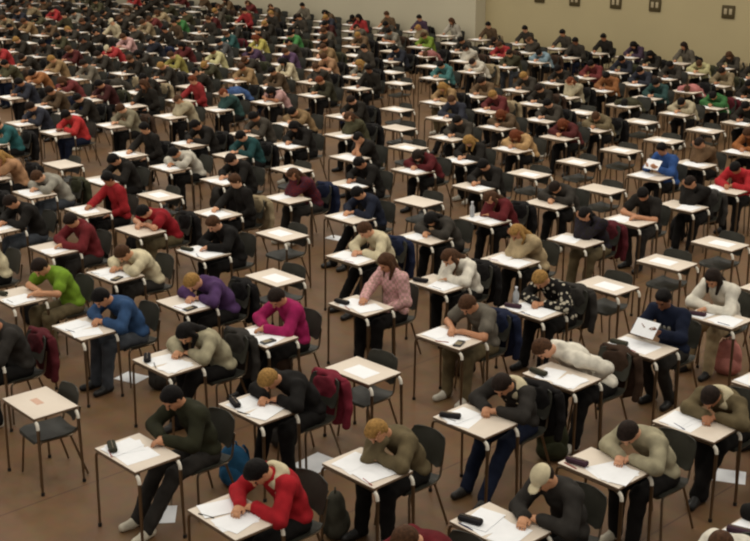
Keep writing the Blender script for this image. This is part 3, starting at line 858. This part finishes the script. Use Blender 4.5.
def bag_meshes():
    S = SDF(0.012); S.ell((0, 0, 0.20), (0.15, 0.09, 0.20), None, 0.04); S.ell((0, 0, 0.08), (0.15, 0.10, 0.09), None, 0.05); body = S.build('sack', M['fabric'], 0.004, 2)
    S = SDF(0.012); S.ell((0, -0.075, 0.12), (0.11, 0.05, 0.095), None, 0.04); pocket = S.build('pocket', M['fabric'], 0.003, 5)
    bm = bmesh.new(); tube(bm, [(-0.03, 0, 0.385), (-0.025, 0, 0.42), (0, 0, 0.43), (0.025, 0, 0.42), (0.03, 0, 0.385)], 0.008, 6); handle = mesh_from_bm('handle', bm, M['fabric'])
    st = []
    for sx in (-1, 1):
        bm = bmesh.new(); tube(bm, [(sx * 0.06, 0.06, 0.37), (sx * 0.07, 0.11, 0.30), (sx * 0.08, 0.12, 0.18), (sx * 0.09, 0.09, 0.06)], 0.013, 6); st.append(mesh_from_bm('strap', bm, M['fabric']))
    return body, pocket, handle, st
BAGM = bag_meshes()
def backpack(x, y, rz, c, label):
    e = tag(link('backpack', None, loc=(x, y, 0.0), rz=rz), label, 'bag', 'bags on the hall floor')
    for n, me in (('sack', BAGM[0]), ('pocket', BAGM[1]), ('handle', BAGM[2]), ('strap', BAGM[3][0]), ('strap', BAGM[3][1])): link(n, me, e, color=c4(c))
def desk(x, y, k, occ, near, mid, rz):
    r, t = REL[k]
    if occ and not r: lab = 'pale exam desk of the person in the %s' % t
    else: lab = what('%s exam desk' % ('occupied' if occ else 'empty'), k)
    e = tag(link('exam_desk', None, loc=(x, y, 0), rz=rz), lab, 'desk', 'exam desks in ruled lines')
    link('tabletop', DT, e)
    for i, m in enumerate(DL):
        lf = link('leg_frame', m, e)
        if near:
            sy = (-1, 1)[i]
            for sx in (-1, 1): link('rubber_foot', DF, lf, loc=(sx * 0.324, sy * 0.203, 0))
def chair(x, y, k, occ, near, mid, rz):
    lab = what('dark chair' + ('' if occ else ' tucked under empty desk'), k) if REL[k][0] else 'dark plastic chair of the person in the %s' % REL[k][1]
    if not near and not mid:
        o = tag(link('chair', CHAIR_FAR, loc=(x, y, 0), rz=rz), lab, 'chair', 'dark plastic exam chairs'); return
    e = tag(link('chair', None, loc=(x, y, 0), rz=rz), lab, 'chair', 'dark plastic exam chairs')
    link('seat', CS, e); link('backrest', CB, e); [link('back_rail', m, e) for m in CBF]
    for m in CL: link('leg', m, e)
def sheet(x, y, z, rz, w, h, t, lab, name='exam_paper', slip=False):
    o = link(name, paper_mesh(w, h, t), loc=(x, y, z), rz=rz); tag(o, lab, 'paper', 'exam papers on the desks'); return o

for (a, b), v in sorted(CELLS.items()):
    k = (a, b); x, y = place(a, b); r = random.Random(a * 31 + b * 7 + 900)
    z = pix((x, y, 0.8))[2]
    near = z < 15.5; mid = z < 22
    rz = r.uniform(-0.03, 0.03)
    desk(x, y, k, v is not None, near, mid, rz)
    if v is None:
        chair(x + r.uniform(-0.04, 0.04), y + 0.05 + r.uniform(-0.04, 0.05), k, False, near, mid, r.uniform(-0.12, 0.12))
        if r.random() < 0.7 or near:
            o = sheet(x + r.uniform(-0.05, 0.05), y + r.uniform(-0.04, 0.02), DH, r.uniform(-0.06, 0.06), *((0.15, 0.07) if k == (-2, 1) else (0.297, 0.21)), 0.0012, what('blank card on empty desk', k), 'desk_card'); 
            o['group'] = 'desk cards on empty desks'; o['category'] = 'card'
            if k == (-2, 1): o.data = o.data.copy(); o.data.materials[0] = M['slip']
        continue
    dx_, dy_ = SHIFT.get(k, (0, 0)); cx = x + r.uniform(-0.03, 0.03) + dx_; sy = y + PT + dy_; ry = r.uniform(-0.10, 0.10)
    chair(cx, sy - 0.035, k, True, near, mid, ry * 0.4)
    # the sitter
    hc, hs = v[1].split(); F = get_figure(a, b, v, near, mid)
    rs = random.Random(a * 77 + b * 3)
    skin = SKIN[rs.choice([0, 0, 1, 2, 2, 3, 4, 4] if hc != 'k' else [0, 2, 2, 3, 4, 5])]
    p = tag(link('person', None, loc=(cx, sy, 0.0), rz=ry), who(k), 'person', 'students sitting the exam'); p.scale = (PSC, PSC, PSC)
    top = colour_of(v[0])
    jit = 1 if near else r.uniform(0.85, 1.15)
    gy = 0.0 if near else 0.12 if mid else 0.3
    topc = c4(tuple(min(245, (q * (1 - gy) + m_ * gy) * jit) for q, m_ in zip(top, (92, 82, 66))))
    hair = HAIRC[hc]
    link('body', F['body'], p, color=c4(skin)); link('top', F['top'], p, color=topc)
    link('trousers', F['trousers'], p, color=c4(PAL[v[4]]))
    h = link('cap' if hs == 'cap' else 'hair', F['hair'], p, color=c4(PAL['cream'] if hs == 'cap' else hair))
    if hs == 'cap' : h['label'] = 'pale cap'
    if 'under' in F: link('hair', F['under'], p, color=c4(HAIRC['d']))
    if k == (2, -1): q_ = link('chest_print', F['print'], p, color=c4((150, 148, 140))); q_['label'] = 'grey printed emblem'
    if k in ((2, 0), (1, 1), (3, 4)): F['top'].materials[0] = M[{(2, 0): 'flower', (1, 1): 'plaid', (3, 4): 'checked'}[k]]
    if 'shirt' in F: s_ = link('hood', F['shirt'], p, color=c4(PAL['cream'])); s_['label'] = 'pale cream hood'
    shoe = r.choice([(24, 22, 21), (30, 28, 27), (40, 36, 32), (190, 184, 170)])
    if k in ((-2, 0), (0, -2)): shoe = (206, 198, 178)
    for q_ in F['shoes']: link('shoe', q_, p, color=c4(shoe))
    for q_ in F.get('eyes', ()): link('eye', q_, p)
    # what lies on the desk
    n = 3 if near else 2 if mid else 1
    for i in range(n if r.random() < 0.92 or near else 0):
        lab = what(('white exam paper' if i == 0 else 'white answer booklet') + ' on desk', k) if REL[k][0] else ('white exam paper' if i == 0 else 'white answer booklet') + ' on the desk of the %s wearer' % REL[k][1]
        if i == 2: lab = lab.replace('answer booklet', 'loose answer sheet')
        xx = x + (0.07, -0.13, 0.15)[i] * (1 if r.random() < 0.5 else -1) + r.uniform(-0.03, 0.03)
        sheet(xx, y + r.uniform(-0.06, -0.02), DH + 0.0002 + 0.0022 * i, r.uniform(-0.35, 0.35), 0.21, 0.297, 0.002, lab, ('exam_paper', 'answer_booklet', 'answer_sheet')[i])
    if v[2] == 'R':
        o = sheet(x - 0.01, y + 0.07, 0.90, 0.12, 0.25, 0.19, 0.002, 'white paper held up in the hands of the %s wearer' % REL[k][1], 'exam_paper'); o.rotation_euler = (0.75, 0.05, 0.12)
    if near:
        q = r.random(); ww = ' of the %s wearer' % REL[k][1] if not REL[k][0] else ', %s%s' % REL[k]
        o = tag(link('pen', PEN, loc=(x + r.uniform(-0.2, 0.2), y + r.uniform(-0.19, -0.15), DH + 0.0004), rz=r.uniform(-0.5, 0.5), color=c4(r.choice([(30, 40, 90), (25, 25, 28), (150, 30, 30)]))), 'slim pen on desk' + ww, 'pen', 'pens on the desks')
        if q < 0.45:
            e = tag(link('pencil_case', None, loc=(x - 0.18, y - 0.12, DH + 0.0045), rz=r.uniform(-0.6, 0.6)), 'dark soft pencil case on desk' + ww, 'pencil case', 'pencil cases on the desks')
            link('pouch', CASE, e, color=c4(r.choice([(40, 38, 40), (60, 60, 50), (70, 50, 60)]))); link('zip', ZIP, e)
        elif q < 0.7:
            e = tag(link('calculator', None, loc=(x + 0.2, y - 0.1, DH + 0.0045), rz=r.uniform(-0.4, 0.4)), 'dark grey calculator on desk' + ww, 'calculator', 'calculators on the desks')
            link('case', CALC, e, color=c4((52, 52, 54))); link('display', CALCS, e); link('keys', CALCK, e)
    if k in ((4, 2), (2, 0)):
        e = tag(link('water_bottle', None, loc=(x - 0.2, y - 0.05, DH + 0.0045)), 'clear water bottle standing on the desk of the %s' % (REL[k][1] + ' wearer'), 'bottle', 'water bottles on the desks')
        link('flask', BOT, e); link('cap', BCAP, e, color=c4((220, 220, 225)))

# ------------------------------------------------------------------ coats on chair backs, bags and papers on the floor
def coat_meshes():
    S = SDF(0.013)
    S.cap((-0.19, 0.275, 0.80), (0.19, 0.275, 0.80), 0.032, 0.032, 0.03); S.ell((0, 0.30, 0.62), (0.21, 0.045, 0.22), None, 0.04); S.ell((0, 0.315, 0.44), (0.19, 0.04, 0.14), None, 0.04)
    S.ell((0, 0.215, 0.70), (0.17, 0.022, 0.11), None, 0.03)
    a = S.build('cloth', M['fabric'], 0.007, 3); sl = []
    for sx in (-1, 1):
        S = SDF(0.013); S.cap((sx * 0.20, 0.285, 0.77), (sx * 0.235, 0.29, 0.56), 0.045, 0.042, 0.02); S.cap((sx * 0.235, 0.29, 0.56), (sx * 0.22, 0.27, 0.36), 0.042, 0.036, 0.02); sl.append(S.build('sleeve', M['fabric'], 0.005, 4))
    S = SDF(0.013); S.ell((0, 0.31, 0.78), (0.11, 0.05, 0.07), None, 0.03); return a, sl, S.build('hood', M['fabric'], 0.004, 6)
COAT = coat_meshes()
DARKS = [(('black', (28, 26, 26)), 7), (('dark grey', (56, 53, 50)), 4), (('dark olive', (56, 56, 40)), 3), (('navy', (30, 36, 58)), 2), (('dark brown', (62, 46, 36)), 3), (('maroon', (84, 32, 38)), 1), (('beige', (150, 134, 106)), 1)]
DARKS = [d for d, n in DARKS for _ in range(n)]
def coat(x, y, rz, name, c, k):
    e = tag(link('jacket', None, loc=(x, y, 0), rz=rz), what('%s jacket over chair back' % name, k), 'jacket', 'jackets over chair backs')
    link('cloth', COAT[0], e, color=c4(c)); link('hood', COAT[2], e, color=c4(c))
    for m in COAT[1]: link('sleeve', m, e, color=c4(c))
n_coat = n_bag = 0
for (a, b), v in sorted(CELLS.items()):
    if v is None: continue
    r = random.Random(a * 53 + b * 29 + 11); x, y = place(a, b); k = (a, b)
    name, c = r.choice(DARKS)
    if k in ((-2, -2), (0, -2), (-1, -1)): continue
    if k == (-1, 0): name, c = 'maroon', (120, 40, 54)
    if (r.random() < 0.38 and n_coat < 110) or k == (-1, 0):
        dx_, dy_ = SHIFT.get(k, (0, 0)); coat(x + dx_, y + PT - 0.03 + dy_, r.uniform(-0.05, 0.05), name, c, k); n_coat += 1
    name, c = r.choice(DARKS); sx = r.choice([-1, 1])
    if r.random() < 0.34 and n_bag < 110 and k not in ((-1, -2), (-1, -1)):
        backpack(x + sx * r.uniform(0.42, 0.5), y + PT + r.uniform(-0.1, 0.15), r.uniform(-3, 3), c, what('%s bag on floor' % name, k)); n_bag += 1
backpack(1.16, -1.36, 2.4, (70, 68, 58), 'dark grey rucksack on the floor between the red jumper and khaki brown sweater wearers')
backpack(1.50, 1.05, 0.9, (58, 60, 42), 'dark olive rucksack on the floor behind the person in a pale cap')
backpack(-0.12, -1.42, 0.4, (44, 92, 128), 'blue rucksack on the floor to the left of the red jumper wearer')
backpack(1.50, 4.10, 0.5, (196, 128, 118), 'pink bag on the floor by the desk of the ivory white cardigan wearer')
for x, y, rz, w, h, t in ((0.06, -0.62, 0.1, 0.30, 0.36, 'large pale sheet lying on the floor left of the khaki brown sweater wearer'),
                          (2.82, 1.92, 0.5, 0.34, 0.26, 'pale paper sheet on the floor beside the khaki brown jumper wearer'),
                          (-2.90, -0.72, 0.3, 0.30, 0.24, 'pale paper sheet on the floor near the blue denim jacket wearer'),
                          (-0.10, -2.20, 0.9, 0.21, 0.30, 'pale paper sheet on the floor under the dark olive jacket wearer'),
                          (-5.50, 4.60, 0.2, 0.30, 0.22, 'pale paper sheet on the floor beside the navy top wearer in the aisle')):
    sheet(x, y, 0.0005, rz, w, h, 0.003, t, 'loose_sheet')['group'] = 'loose sheets on the floor'
